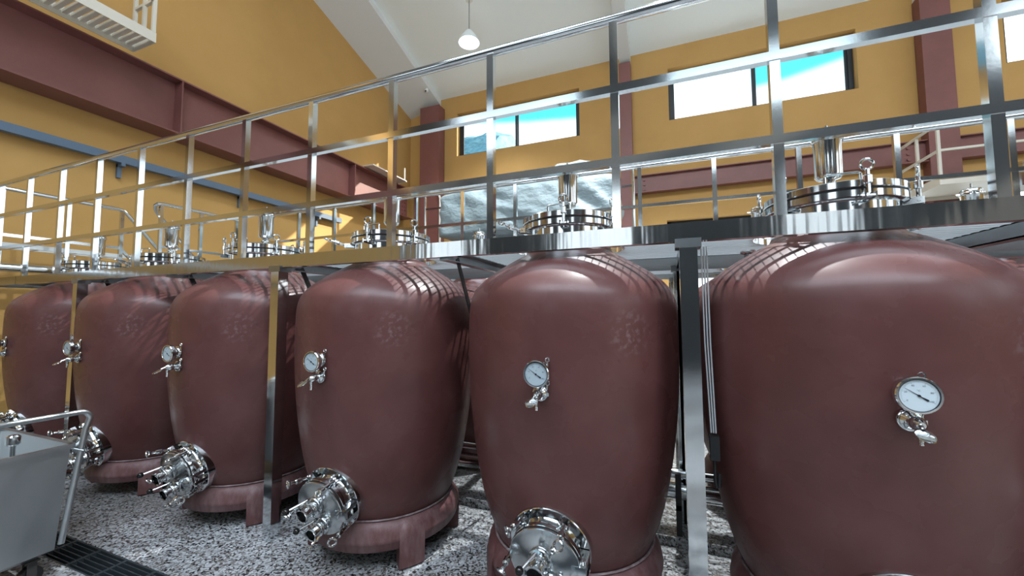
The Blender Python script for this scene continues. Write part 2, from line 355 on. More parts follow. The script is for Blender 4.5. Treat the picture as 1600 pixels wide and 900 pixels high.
def window(name, a, b_, z0, z1, y, out, film_left=True, panes=2):
    """sliding window set toward the outside of its opening; out = +1 / -1 direction of the outside"""
    fr = MB(); w_ = 0.10; yi = y+out*0.20; yo = y+out*0.30
    y0, y1 = min(yi, yo), max(yi, yo)
    fr.box((a, y0, z0), (b_, y1, z0+w_)); fr.box((a, y0, z1-w_-0.08), (b_, y1, z1)); fr.box((a, y0, z0), (a+w_, y1, z1)); fr.box((b_-w_, y0, z0), (b_, y1, z1))
    f = struct(fr.build(name, 'frame_black', smooth=0))
    st = (b_-a)/panes
    for i in range(panes):
        x0 = a+i*st; x1 = x0+st; yy = (y0+y1)/2+(0.018 if i % 2 else -0.018)
        s_ = MB(); sw = 0.05
        lo, hi = z0+w_*.6, z1-w_-0.08
        X0, X1 = max(x0, a+w_), min(x1, b_-w_)
        for q in (((X0, lo), (X1, lo+sw)), ((X0, hi-sw), (X1, hi)), ((X0, lo), (X0+sw, hi)), ((X1-sw, lo), (X1, hi))):
            s_.box((q[0][0], yy-0.015, q[0][1]), (q[1][0], yy+0.015, q[1][1]))
        s = s_.build('sash', 'frame_black', f, smooth=0)
        MB().box((X0+sw, yy-0.004, lo+sw), (X1-sw, yy+0.004, hi-sw)).build('pane', 'glass_film' if (film_left and i % 2 == 0) else 'glass_clear', s, smooth=0)
    return f
for i, (a, b_, c, d) in enumerate(BACK_WINS): window('window_%d' % (i+1), a, b_, c, d, YB, 1, i > 0)
window('window_4', *LOWWIN, YB, 1, True, 4)
n_ = 5
for (a, b_, c, d) in FRONT_WINS+FRONT_HIGH: window('window_%d' % n_, a, b_, c, d, YF, -1, False); n_ += 1

# steel columns and crane girders
def column(x0, x1, y0, y1, z1, label):
    c = thing('steel_column', label, 'column', ((x0+x1)/2, (y0+y1)/2, 0))
    w2, d2 = (x1-x0)/2, (y1-y0)/2
    MB().box((-w2, -d2, 0), (w2, -d2+0.03, z1)).build('flange', 'steel_red', c, 0)
    MB().box((-w2, d2-0.03, 0), (w2, d2, z1)).build('flange', 'steel_red', c, 0)
    MB().box((w2-0.022, -d2+0.03, 0), (w2-0.002, d2-0.03, z1)).build('web', 'steel_red', c, 0)
    MB().box((-w2+0.002, -d2+0.03, 0), (-w2+0.022, d2-0.03, z1)).build('web', 'steel_red', c, 0)
    return c
column(-7.45, -6.72, 10.72, 11.08, 8.4, 'red-brown steel column in the corner beside the end wall')
column(-0.99, -0.67, 10.82, 11.08, 8.44, 'slim red-brown steel column between the two wide windows')
column(5.40, 5.90, 10.82, 11.08, 8.44, 'broad red-brown steel column behind the cream platform')
# left girder (along Y)
g = thing('crane_girder', 'deep red-brown crane girder with stiffener plates along the ochre end wall', 'beam', (-7.86, 0, 4.62))
L0, L1 = -6.8, 10.6
MB().box((-0.22, L0, 0), (0.22, L1, 0.025)).build('bottom_flange', 'steel_red', g, 0)
MB().box((-0.22, L0, 0.94), (0.22, L1, 0.965)).build('top_flange', 'steel_red', g, 0)
MB().box((-0.01, L0, 0.025), (0.01, L1, 0.94)).build('web', 'steel_red', g, 0)
for y in (-4.0, 0.0, 4.0, 8.05):
    MB().box((0.01, y-0.01, 0.025), (0.215, y+0.01, 0.94)).build('stiffener', 'steel_red', g, 0)
for y in (10.35, 10.48):
    for k in range(6): MB().cyl((0.01, y, 0.15+k*0.13), (0.035, y, 0.15+k*0.13), 0.025, n=8).build('bolt', 'steel_red', g)
g = thing('crane_girder', 'red-brown steel girder bolted between columns below the wide windows', 'beam', (-0.67, 10.96, 4.74))
BL = 6.07
MB().box((0, -0.11, 0), (BL, 0.11, 0.02)).build('bottom_flange', 'steel_red', g, 0)
MB().box((0, -0.11, 0.46), (BL, 0.11, 0.48)).build('top_flange', 'steel_red', g, 0)
MB().box((0, -0.01, 0.02), (BL, 0.01, 0.46)).build('web', 'steel_red', g, 0)
for x in (0.12, 0.28, BL-0.30, BL-0.14):
    for k in range(3): MB().cyl((x, -0.01, 0.10+k*0.13), (x, -0.04, 0.10+k*0.13), 0.03, n=8).build('bolt', 'steel_red', g)
g = thing('crane_girder', 'red-brown girder running behind the cream platform past the broad column', 'beam', (5.90, 10.96, 4.74))
BL = 4.5
MB().box((0, -0.11, 0), (BL, 0.11, 0.02)).build('bottom_flange', 'steel_red', g, 0)
MB().box((0, -0.11, 0.46), (BL, 0.11, 0.48)).build('top_flange', 'steel_red', g, 0)
MB().box((0, -0.01, 0.02), (BL, 0.01, 0.46)).build('web', 'steel_red', g, 0)
# blue-grey channel on the end wall
g = thing('cable_channel', 'blue-grey steel channel on brackets along the end wall', 'channel', (-7.98, 0, 3.94))
MB().box((-0.05, -6.5, 0), (0.05, 7.9, 0.015)).box((-0.05, -6.5, 0.105), (0.05, 7.9, 0.12)).box((0.035, -6.5, 0.015), (0.05, 7.9, 0.105)).build('channel', 'blue_grey_paint', g, 0)
for y in (-4.5, -1.6, 1.3, 3.4, 5.3, 7.2):
    MB().box((-0.11, y-0.025, -0.22), (-0.06, y+0.025, 0.06)).box((-0.11, y-0.025, -0.05), (0.05, y+0.025, 0)).build('bracket', 'blue_grey_paint', g, 0)
# conduit, plate and white pipe by the corner column
cp = thing('wall_bracket', 'cream steel plate bracket above the girder near the corner', 'bracket', (-7.6, 9.15, 5.62))
MB().box((-0.45, -0.75, 0), (0.25, 0.75, 0.03)).build('plate', 'cream_paint', cp, 0)
MB().box((-0.45, 0.72, -0.02), (0.25, 0.75, 0.0)).bar((0.2, 0.70, 0), (0.2, 0.70, 0.42), 0.03, 0.03).build('stay', 'cream_paint', cp, 0)
tag(MB().tube([(-6.62, 10.66, 0.2), (-6.62, 10.66, 4.6), (-6.60, 10.64, 5.2), (-6.75, 10.66, 5.6)], 0.035).build('conduit', 'white_paint'), 'thin white conduit running up the corner steel column', 'pipe')

# ------------------------------------------------------------------ clay tanks
S, YT, YR = 1.345, 2.36, 3.86
TX = [-5.92, -4.575, -3.23, -1.885, -0.539, 0.79, 2.14]
PROF = [(.255,1.92),(.268,1.897),(.31,1.874),(.37,1.840),(.43,1.803),(.48,1.769),(.53,1.729),(.563,1.694),(.588,1.655),(.603,1.610),(.610,1.555),(.613,1.46),(.6135,1.34),(.610,1.19),
        (.601,1.04),(.586,.88),(.564,.72),(.536,.57),(.502,.44),(.462,.33),(.42,.255),(.36,.21),(.20,.19)]
def smooth_prof(P, k=3):
    out = []
    n = len(P)
    for i in range(n-1):
        p0, p1, p2, p3 = P[max(i-1,0)], P[i], P[i+1], P[min(i+2,n-1)]
        for j in range(k):
            u = j/k
            out.append(tuple(0.5*((2*p1[d])+(-p0[d]+p2[d])*u+(2*p0[d]-5*p1[d]+4*p2[d]-p3[d])*u*u+(-p0[d]+3*p1[d]-3*p2[d]+p3[d])*u**3) for d in (0,1)))
    out.append(P[-1]); return out
def body_r(z):
    for (r1_, z1_), (r2_, z2_) in zip(PROF[:-1], PROF[1:]):
        if z2_ <= z <= z1_: return r2_+(r1_-r2_)*(z-z2_)/(z1_-z2_)
    return .4
def text_mesh(mb, txt, size, M, align='CENTER'):
    cu = bpy.data.curves.new('print', 'FONT'); cu.body = txt; cu.size = size; cu.align_x = align; cu.align_y = 'CENTER'; cu.resolution_u = 2
    o = bpy.data.objects.new('print', cu); C.objects.link(o)
    dg = bpy.context.evaluated_depsgraph_get(); me = o.evaluated_get(dg).to_mesh()
    mb.add([tuple(M @ v.co) for v in me.vertices], [tuple(p.vertices) for p in me.polygons])
    o.to_mesh_clear(); bpy.data.objects.remove(o); bpy.data.curves.remove(cu)
FRONT = Matrix(((1,0,0,0),(0,0,-1,0),(0,1,0,0),(0,0,0,1)))   # local xy plane -> facing -Y

def eye_bolt(mb, base, d, L, R=0.024, sideways=(1,0,0), face=None):
    base = Vector(base); d = Vector(d).normalized()
    mb.cyl(base, base+d*L, 0.0085, n=10)
    mb.rod(base+d*(L*0.45), base+d*(L*0.78), [(0.012,0),(0.016,0.004),(0.016,L*0.33-0.004),(0.012,L*0.33)], 10)
    sw = Vector(sideways); sw = (sw-d*sw.dot(d)).normalized()
    mb.torus(base+d*(L+R*0.9), Vector(face) if face else d.cross(sw), R, 0.0058, 18, 8)
    mb.cyl(base-sw*0.028, base+sw*0.028, 0.0075, n=8)

def make_tank(manway_splay=()):
    T = thing('clay_tank', 'x', 'tank')
    MB().lathe(smooth_prof(PROF), 96).build('body', 'clay', T, 60)
    ring = [(.40,.285),(.425,.292),(.452,.286),(.478,.262),(.494,.228),(.500,.192),(.503,.178),(.497,.170),(.494,.135),(.486,.124),(.46,.12),(.38,.12)]
    MB().lathe(ring, 72, True).build('base_ring', 'clay_base', T, 50)
    MB().lathe([(.454+.007*math.cos(2*PI*k/6), .292+.006*math.sin(2*PI*k/6)) for k in range(6)], 72, True).build('mortar_seam', 'mortar', T, 60)
    for ang in (-34, 34, 146, 214):
        a0 = math.radians(ang); h = math.radians(9.0); mb = MB(); K = 6; vs_ = []; fs = []
        prof = [(.375,0.0),(.495,0.0),(.506,.012),(.509,.18),(.505,.215),(.49,.25),(.455,.28),(.375,.28)]
        for i in range(K+1):
            an = a0-h+2*h*i/K
            for r, z in prof:
                zz = z
                if i in (0, K) and z > .2: zz = z-.02
                vs_.append((r*math.cos(an), r*math.sin(an), zz))
        n = len(prof)
        for i in range(K):
            for j in range(n): fs.append((i*n+j, (i+1)*n+j, (i+1)*n+(j+1) % n, i*n+(j+1) % n))
        fs.append(tuple(range(n))); fs.append(tuple(K*n+j for j in range(n))[::-1])
        mb.add(vs_, fs).build('leg', 'clay_base', T, 40)
    # --- thermometer
    z0 = 1.272; yb = -body_r(z0); yf = yb-0.078
    th = MB().rod((0,yf+.034,z0), (0,yf,z0), [(.0,0),(.050,0),(.056,.006),(.061,.012),(.061,.030),(.058,.034),(.053,.034),(.051,.029),(.0,.029)], 40).build('thermometer', 'steel', T, 30)
    MB(FRONT).add([], []).lathe([(0.0,0),(.0515,0)][::-1], 40, M=Matrix.Translation((0, z0, -(yf+0.0046)))).build('dial', 'dial_white', th)
    FD = Matrix.Translation((0, yf+0.0040, z0)) @ FRONT
    MB().torus((0, yf+.003, z0), (0,1,0), .0525, .0022, 40, 6).build('dial_rim', 'print_black', th)  # black ring standing in for the bezel's shadow on the dial
    mk = MB()
    for k in range(51):
        a = math.radians(210-240*k/50); r_in = .040 if k % 10 == 0 else (.0425 if k % 5 == 0 else .0435)
        p = Vector((math.cos(a), math.sin(a), 0)); q = Vector((-p.y, p.x, 0))*0.00035
        mk.add([tuple(FD @ (p*r_in-q)), tuple(FD @ (p*.0455-q)), tuple(FD @ (p*.0455+q)), tuple(FD @ (p*r_in+q))], [(0,1,2,3)])
    for k, s_ in enumerate(('0', '20', '40', '60', '80', '100')):
        a = math.radians(210-48*k); text_mesh(mk, s_, .0085, FD @ Matrix.Translation((.0345*math.cos(a), .0345*math.sin(a), 0)))
    text_mesh(mk, '°C', .0085, FD @ Matrix.Translation((0, .016, 0)))
    mk.build('dial_scale', 'print_grey', th, 0)
    pt = MB(); FP = FD @ Matrix.Translation((0,0,.0008)) @ Matrix.Rotation(math.radians(146), 4, 'Z')
    pt.add([tuple(FP @ Vector(p)) for p in ((-.012,-.0016,0),(.042,-.0005,0),(.042,.0005,0),(-.012,.0016,0))], [(0,1,2,3)])
    pt.add([tuple(FP @ Vector(p)) for p in ((-.011,-.0018,0.0002),(-.011,.0018,0.0002),(-.026,.0036,0.0002),(-.029,0,0.0002),(-.026,-.0036,0.0002))], [(0,1,2,3,4)])
    pt.cyl(FD @ Vector((0,0,0)), FD @ Vector((0,0,.003)), .004, n=12)
    pt.build('pointer', 'print_black', th, 0)
    st = MB().cyl((0,yb+.02,z0+.004), (0,yf+.03,z0+.004), .011)
    st.rod((0,yb+.01,z0+.004), (0,yb-.045,z0+.004), [(.020,0),(.033,.012),(.036,.018),(.036,.028),(.033,.034),(.018,.044),(.014,.055)], 24); st.build('stem', 'steel', th)
    cl_ = MB().torus((0,yb-.013,z0+.004), (0,1,0), .037, .0045, 28); cl_.cyl((.036,yb-.013,z0+.012), (.036,yb-.013,z0+.052), .005, n=10)
    cl_.torus((.036,yb-.013,z0+.058), (0,1,0), .009, .003, 14, 6); cl_.build('clamp', 'steel', th)
    # --- sampling valve
    z1 = 1.178; yb = -body_r(z1)
    vb = MB().rod((0,yb+.02,z1), (0,yb-.085,z1), [(.018,0),(.029,.022),(.030,.030),(.030,.040),(.022,.046),(.017,.055),(.022,.062),(.023,.080),(.018,.094),(.010,.105)], 22).build('sample_valve', 'steel', T)
    cl_ = MB().torus((0,yb-.012,z1), (0,1,0), .033, .0045, 28).cyl((.030,yb-.012,z1+.01), (.034,yb-.012,z1+.040), .0045, n=10).torus((.035,yb-.012,z1+.046), (0,1,0), .009, .003, 14, 6)
    cl_.box((.024,yb-.018,z1-.012), (.042,yb-.006,z1+.004)); cl_.build('clamp', 'steel', vb)
    hn = MB().tube([(0,yb-.070,z1+.004), (-.004,yb-.088,z1-.002), (-.008,yb-.105,z1-.010)], .0062)
    hm = Matrix.Translation((-.010,yb-.122,z1-.022)) @ Matrix.Rotation(math.radians(28), 4, 'X')
    hn.lathe([(.001,.004),(.018,.0042),(.0235,.002),(.0245,0),(.0225,-.0025),(.001,-.003)], 20, M=hm @ Matrix.Diagonal((1,1.35,1,1))).build('handle', 'steel', vb)
    nzl = MB().rod((0,yb-.070,z1-.015), (0,yb-.072,z1-.066), [(.009,0),(.009,.02),(.0065,.024),(.0078,.032),(.006,.034),(.0078,.041),(.006,.043),(.0078,.050),(.006,.0515)], 14).build('spout', 'steel', vb)
    # --- lower access door
    zc = 0.447; tilt = math.radians(13); yb = -body_r(zc)+.006
    H = Matrix.Translation((0.005, yb, zc)) @ Matrix.Rotation(tilt, 4, 'X') @ FRONT    # local x right, y up, z outward
    hd = MB(H).lathe([(.10,-.09),(.194,-.09),(.196,-.03),(.196,.014),(.193,.018),(.152,.018),(.149,.024),(.149,.070),(.152,.072)], 56).build('access_hatch', 'steel', T, 30)
    HN = H @ Matrix.Translation((0, 0, -.028))
    MB(HN).lathe([(.140,.094),(.167,.096),(.169,.099),(.169,.118),(.167,.120),(.140,.120)], 56, True).build('door_rim', 'steel', hd, 30)
    MB(HN).lathe([(.135,.1205),(.163,.1205),(.163,.1265),(.135,.1265)], 48, True).build('gasket', 'rubber', hd, 30)
    MB(HN).lathe([(.0001,.158),(.05,.156),(.10,.149),(.135,.140),(.150,.140),(.163,.139),(.166,.136),(.166,.128),(.163,.127),(.0001,.127)], 56).build('door', 'steel_door', hd, 30)
    for k, ang in enumerate((60, 128, 190, 255, 318)):
        a = math.radians(ang); cx, cy = .182*math.cos(a), .182*math.sin(a); tx, ty = -math.sin(a), math.cos(a)
        eb = MB(HN); out = 0.35 if k in (1, 3) else 0.04
        eye_bolt(eb, (cx, cy, .082), (math.cos(a)*out, math.sin(a)*out, 1), .105, .021, (tx, ty, 0), (tx*.6+math.cos(a)*.5, ty*.6+math.sin(a)*.5, .75))
        for sg in (-1, 1):
            eb.bar((cx*.83+tx*.018*sg, cy*.83+ty*.018*sg, .082), (cx*1.06+tx*.018*sg, cy*1.06+ty*.018*sg, .082), .007, .03, (0,0,1))
        eb.build('eye_bolt', 'steel', hd)
    hg = MB(HN).box((.150,-.055,.05), (.195,-.035,.135)).box((.150,.005,.05), (.195,.025,.135)).cyl((.182,-.07,.125), (.182,.045,.125), .008, n=10).box((.11,-.045,.128), (.19,.018,.142)); hg.build('hinge', 'steel', hd, 30)
    for k in range(8):
        a = PI*2*(k+.5)/8; MB(H).cyl((.174*math.cos(a), .174*math.sin(a), .016), (.174*math.cos(a), .174*math.sin(a), .026), .009, n=8).build('bolt', 'steel', hd, 30)
    for (dx, dy, sc_) in ((-.012, .030, 1.0), (.020, -.085, .92)):
        H2 = HN @ Matrix.Translation((dx, dy, .137)) @ Matrix.Scale(sc_, 4)
        dv = MB(H2).lathe([(.030,0),(.030,.015),(.045,.018),(.046,.028),(.033,.032),(.033,.044),(.047,.048),(.049,.056),(.047,.063),(.036,.067),(.035,.094),(.043,.099),(.044,.108),(.040,.110),(.033,.108),(.031,.07),(.0001,.07)], 28).build('drain_valve', 'steel', T, 30)
        MB(H2).lathe([(.0001,.072),(.0312,.072)], 24).build('bore', 'rubber', dv, 0)  # black disc put in for the shade inside the open tube
        MB(H2).cyl((0,.03,.056), (0,.062,.056), .011).rod((0,.055,.056), (0,.066,.056), [(.016,0),(.016,.011)], 14).box((-.010,.058,.048), (.010,.066,.067)).build('valve_neck', 'steel', dv, 30)
        lv = MB(H2); lv.cyl((0,.062,.056), (-.040,.060,.150), .0058, n=10); lv.build('lever', 'steel', dv)
        MB(H2).ball((-.043,.060,.158), .0185).build('knob', 'knob_black', dv, 80)
        cl2 = MB(H2).torus((0,0,.023), (0,0,1), .048, .005, 28, 8).cyl((.045,.005,.023), (.060,.045,.023), .005, n=8).torus((.063,.055,.023), (0,0,1), .010, .003, 14, 6); cl2.build('clamp', 'steel', dv)
    # --- top manway
    mw = MB().lathe([(.255,1.86),(.255,2.03),(.258,2.035),(.280,2.040),(.283,2.043),(.283,2.072),(.280,2.075),(.24,2.075)], 72).build('manway', 'steel', T, 30)
    MB().lathe([(.24,2.0755),(.277,2.0755),(.277,2.0825),(.24,2.0825)], 64, True).build('gasket', 'rubber', mw, 30)
    MB().lathe([(.0001,2.150),(.10,2.146),(.19,2.134),(.235,2.118),(.279,2.117),(.283,2.114),(.283,2.086),(.280,2.083),(.0001,2.083)], 72).build('lid', 'steel', mw, 30)
    for k, ang in enumerate((-82, -22, 38, 98, 158, 218)):
        a = math.radians(ang); ca, sa = math.cos(a), math.sin(a); tx, ty = -sa, ca; eb = MB()
        d = (ca*1.0, sa*1.0, .30) if k in manway_splay else (0, 0, 1)
        eye_bolt(eb, (.305*ca, .305*sa, 2.035), d, .115, .023, (tx, ty, 0))
        for sg in (-1, 1):
            eb.bar((.25*ca+tx*.019*sg, .25*sa+ty*.019*sg, 2.035), (.322*ca+tx*.019*sg, .322*sa+ty*.019*sg, 2.035), .007, .028, (0,0,1))
        eb.build('eye_bolt', 'steel', mw)
    MB().tube([(-.075,-.20,2.115),(-.075,-.20,2.155)]+arc((-.065,-.20,2.160), .010, PI, PI/2, 4, (1,0,0), (0,0,1))+arc((.045,-.20,2.160), .010, PI/2, 0, 4, (1,0,0), (0,0,1))+[(.055,-.20,2.115)], .0055, 8).build('handle', 'steel', mw)
    MB().bar((-.05,.27,2.10), (-.05,.33,2.10), .03, .03).bar((.05,.27,2.10), (.05,.33,2.10), .03, .03).cyl((-.08,.32,2.09), (.08,.32,2.09), .011).build('hinge', 'steel', mw)
    # --- breather valve on the lid
    br = MB().lathe([(.024,2.14),(.024,2.165),(.036,2.170),(.036,2.182),(.024,2.188),(.026,2.200),(.048,2.207),(.057,2.220),(.0575,2.385),(.060,2.390),(.060,2.404)], 36).build('breather_valve', 'steel', T, 30)
    MB().lathe([(.062,2.392),(.0665,2.398),(.0665,2.408),(.062,2.414)], 36, True).cyl((.060,.0,2.403), (.088,.0,2.403), .006, n=10).build('clamp_band', 'steel', br)
    MB().lathe([(.0001,2.448),(.030,2.446),(.050,2.440),(.059,2.428),(.060,2.404),(.0001,2.404)], 36).build('cap', 'steel', br, 40)
    MB().cyl((0,0,2.446), (0,0,2.482), .006).build('vent_pin', 'steel', br)
    MB().cyl((-.035,-.066,2.402), (.0,-.074,2.402), .011, n=12).build('wing_nut', 'blue_plastic', br)
    # --- small capped nozzle on the shoulder
    nzz = MB()
    for sg in (1,):
        a = math.radians(160); px, py = .365*math.cos(a), .365*math.sin(a)
        nzz.rod((px,py,1.82), (px,py,1.90), [(.022,0),(.022,.045),(.040,.050),(.042,.058),(.040,.066),(.010,.072)], 20)
    nzz.build('nozzle', 'steel', T)
    return T
TANK_A = make_tank(())
TANK_B = make_tank((3, 4, 5, 2))
index_kids()
ORD = ['first', 'second', 'third', 'fourth', 'fifth', 'sixth', 'seventh']
first = {id(TANK_A): True, id(TANK_B): True}
def place(proto, x, y, rz, label, group):
    if first[id(proto)]: t_ = proto; first[id(proto)] = False
    else: t_ = copy_tree(proto)
    t_.location = (x, y, 0); t_.rotation_euler = (0, 0, rz); tag(t_, label, 'tank', group); return t_
for i, x in enumerate(TX):
    place(TANK_A if i in (5, 2, 0, 6) else TANK_B, x, YT, (-0.035 if i == 5 else 0.0), 'brown clay tank of the front row, %s from the end wall, thermometer on its front' % ORD[i], 'clay tanks of the front row')
for i, x in enumerate(TX):
    place(TANK_A, x, YR, PI, 'brown clay tank of the rear row, %s from the end wall, behind the pipes' % ORD[i], 'clay tanks of the rear row')

# ------------------------------------------------------------------ walkway deck
YD0, YD1, XD0, XD1 = 1.951, 4.27, -6.50, 4.2
ZF0, ZF1 = 1.873, 1.960
dk = thing('walkway_platform', 'polished steel walkway platform with grating deck above the clay tanks', 'platform', (0, 0, 0))
MB().box((XD0, YD0, ZF0), (XD1, YD0+.006, ZF1)).box((XD0, YD0+.006, ZF0), (XD1, YD0+.05, ZF0+.006)).box((XD0, YD0+.006, ZF1-.006), (XD1, YD0+.045, ZF1)).build('front_fascia', 'steel_sheet', dk, 0)
MB().box((XD0, YD1-.006, ZF0), (XD1, YD1, ZF1)).box((XD0, YD1-.05, ZF0), (XD1, YD1-.006, ZF0+.006)).build('rear_fascia', 'steel_sheet', dk, 0)
MB().box((XD0, YD0, ZF0), (XD0+.006, YD1, ZF1)).build('end_fascia', 'steel_sheet', dk, 0)
COLX = [-5.247, -2.557, 0.113, 2.803]
gaps = [(a+b_)/2 for a, b_ in zip(TX[:-1], TX[1:])]
for x in COLX:
    for y in (YD0+.012-.018, 3.07, YD1-.085):
        MB().box((x-.038, y, 0), (x+.038, y+.076, ZF0+(.004 if y < 2 else 0))).build('column', 'steel', dk, 0)
        MB().box((x-.055, y-.006 if y < 2 else y-.01, ZF0-.03), (x+.055, y+.09, ZF0+.012)).build('column_cap', 'steel_grey', dk, 0)
        if y > 2: MB().box((x-.055, y-.01, 0), (x+.055, y+.09, .012)).build('base_plate', 'steel_grey', dk, 0)
for x in gaps+[TX[-1]+.68, TX[0]-.5]:
    MB().box((x-.03, YD0+.05, 1.86), (x-.024, YD1-.05, 1.93)).box((x-.03, YD0+.05, 1.86), (x+.03, YD1-.05, 1.866)).box((x-.03, YD0+.05, 1.924), (x+.03, YD1-.05, 1.93)).build('joist', 'steel_grey', dk, 0)
for y in (2.93, 3.30):
    for a, b_ in zip([XD0]+[g_+.032 for g_ in gaps], [g_-.032 for g_ in gaps]+[XD1]):
        MB().box((a, y, 1.872), (b_, y+.006, 1.93)).box((a, y, 1.924), (b_, y+.04, 1.93)).build('stringer', 'steel_grey', dk, 0)
for i, x in enumerate(gaps):
    MB().bar((x, 2.16, 1.89), (x, 2.86, .62), .035, .008, (1,0,0)).build('brace', 'dark_bar', dk, 0)
    if i % 2 == 0:
        MB().box((x-.03, 3.07, 0.06), (x+.03, 3.13, 1.87)).build('column', 'steel', dk, 0)
    MB().bar((x, 4.05, 1.89), (x, 3.36, .62), .035, .008, (1,0,0)).build('brace', 'dark_bar', dk, 0)
# grating (bars are cut round the tank necks); the deck is laid in panels, one per tank bay
HOLES = [(x, YT, .335) for x in TX]+[(x, YR, .335) for x in TX]
def cut(lo, hi, along, fixed):
    segs = [(lo, hi)]
    for hx, hy, hr in HOLES:
        cf, ca = (hy, hx) if along == 'x' else (hx, hy)
        d = abs(fixed-cf)
        if d < hr:
            h = math.sqrt(hr*hr-d*d); out = []
            for a, b_ in segs:
                if ca-h > a: out.append((a, min(b_, ca-h)))
                if ca+h < b_: out.append((max(a, ca+h), b_))
            segs = [s_ for s_ in out if s_[1]-s_[0] > .004]
    return segs
edges = [XD0+.01]+gaps+[TX[-1]+.68, XD1-.01]
def grating_panel(x0, x1, y0, y1, z1, parent, pitch=.036, cross=.062):
    g_ = MB(); n = max(1, int((x1-x0)/pitch))
    for k in range(n+1):
        x = x0+.004+(x1-x0-.008)*k/n
        for a, b_ in cut(y0, y1, 'y', x): g_.box((x-.0018, a, z1-.012), (x+.0018, b_, z1))
    n = max(1, round((y1-y0)/cross))
    for k in range(n+1):
        y = y0+.008+(y1-y0-.016)*k/n
        for a, b_ in cut(x0, x1, 'x', y): g_.box((a, y-.004, z1-.034), (b_, y+.004, z1-.001))
    o = g_.build('grating_panel', 'galvanised', parent, 0); return o
for a, b_ in zip(edges[:-1], edges[1:]):
    if b_-a > .05: grating_panel(a+.003, b_-.003, YD0+.05, YD1-.05, ZF1, dk)['kind'] = 'stuff'
for hx, hy, hr in HOLES:
    MB(Matrix.Translation((hx, hy, 0))).lathe([(hr-.005,ZF1-.032),(hr,ZF1-.032),(hr,ZF1+.002),(hr-.005,ZF1+.002)], 40, True).build('hole_collar', 'steel', dk, 30)
# landing at the head of the stairs
ld = thing('stair_landing', 'steel grating landing at the head of the stairs near the end wall', 'landing', (0, 0, 0))
HOLES_KEEP = HOLES; HOLES = []
LX0, LX1, LY0, LY1 = -7.32, XD0-.004, YD0+.004, 3.14
for bx in (((LX0, LY0, ZF0), (LX1, LY0+.006, ZF1)), ((LX0, LY1-.006, ZF0), (LX1, LY1, ZF1)), ((LX0, LY0, ZF0), (LX0+.006, LY1, ZF1))):
    MB().box(*bx).build('edge_plate', 'steel_sheet', ld, 0)
grating_panel(LX0+.01, LX1-.004, LY0+.01, LY1-.01, ZF1, ld)['kind'] = 'stuff'
for x, y in ((LX0+.05, LY0+.05), (LX0+.05, LY1-.06)):
    MB().box((x-.035, y-.035, 0), (x+.035, y+.035, ZF0)).build('column', 'steel', ld, 0)
HOLES = HOLES_KEEP
# stairs going down toward the window wall
sr = thing('steel_stairs', 'steel stair flight leading down from the landing by the end wall', 'stairs', (-6.95, 3.27, 0))
RUN, NST = 0.165, 9
for k in range(NST):
    z = ZF1-.195*(k+1); MB().box((-.285, .02+k*RUN, z-.03), (.285, .02+k*RUN+.22, z)).build('tread', 'galvanised', sr, 0)
for sgx in (-1, 1):
    MB().bar((sgx*.29, 0, ZF1-.09), (sgx*.29, RUN*10.6, ZF1-.09-.195*9.55), .008, .20, (0,0,1)).build('stringer', 'steel', sr, 0)

# ------------------------------------------------------------------ railings
def railing_x(name, label, x0, x1, y, posts, z0, zt, mids, mid_h=.040, post=.040, rad=.026, splice=True):
    R_ = thing(name, label, 'railing', (x0, y, z0))
    MB().rod((0,0,zt-rad-z0), (x1-x0,0,zt-rad-z0), [(rad-.004,0),(rad,.004),(rad,x1-x0-.004),(rad-.004,x1-x0)], 20).build('top_rail', 'steel', R_)
    for mz in mids:
        MB().box((0, -post*.62, mz-mid_h-z0), (x1-x0, post*.30, mz-z0)).build('mid_rail', 'steel', R_, 0)
    for px in posts:
        MB(Matrix.Translation((px-x0, 0, 0))).box((-post/2, -post*.5, 0), (post/2, post*.5, zt-2*rad+.006-z0)).build('post', 'steel', R_, 0)
    return R_
P0 = [0.4855-.6885*k for k in range(-5, 12)]
railing_x('guard_railing', 'long polished steel guard railing with three rails along the front deck edge', -7.32, 4.2, YD0+.026, [p for p in P0 if -7.3 < p < 4.1], ZF1, 3.078, (2.693, 2.316))
P1 = [-5.10+.70*k for k in range(14) if k not in (6,)]
railing_x('guard_railing', 'two-rail steel guard railing along the far edge of the deck', -5.75, 4.2, YD1-.03, [p for p in P1 if p < 4.1], ZF1, 3.105, (2.665,), .032)
# railing on the end of the landing, with the stair handrail
R_ = thing('stair_railing', 'bent steel tube railing round the landing against the end wall', 'railing', (LX0+.03, LY0+.085, ZF1))
zt = 3.055-ZF1
pts = [(0, 0, zt), (0, 1.06, zt)]+[(0, 1.12, zt-.012), (0, 1.16, zt-.05)]+[(0, 2.55, zt-.05-1.39*1.19)]
MB().tube(pts, .024, 12).build('handrail', 'steel', R_)
for y in (0.0, .56, 1.10): MB().box((-.02, y-.02, 0), (.02, y+.02, zt-.02)).build('post', 'steel', R_, 0)
MB().box((-.015, 0, .52), (.015, 1.1, .556)).build('mid_rail', 'steel', R_, 0)
MB().bar((0, 1.1, .53), (0, 2.5, .53-1.4*1.19), .03, .034).build('mid_rail', 'steel', R_, 0)
for y in (1.62, 2.2): MB().box((-.018, y-.018, -(y-1.06)*1.19+.02), (.018, y+.018, zt-.05-(y-1.16)*1.19)).build('baluster', 'steel', R_, 0)
R_ = thing('stair_railing', 'steel tube railing with a bent end beside the stair opening in the deck', 'railing', (XD0+.03, 3.20, ZF1))
zt = 3.075-ZF1
pts = [(0, 1.05, zt), (0, .02, zt), (0, -.045, zt-.012), (-.02, -.06, zt-.035), (-.07, -.035, zt-.07), (-.09, .0, zt-.12), (-.09, 1.35, zt-.12-1.35*1.19)]
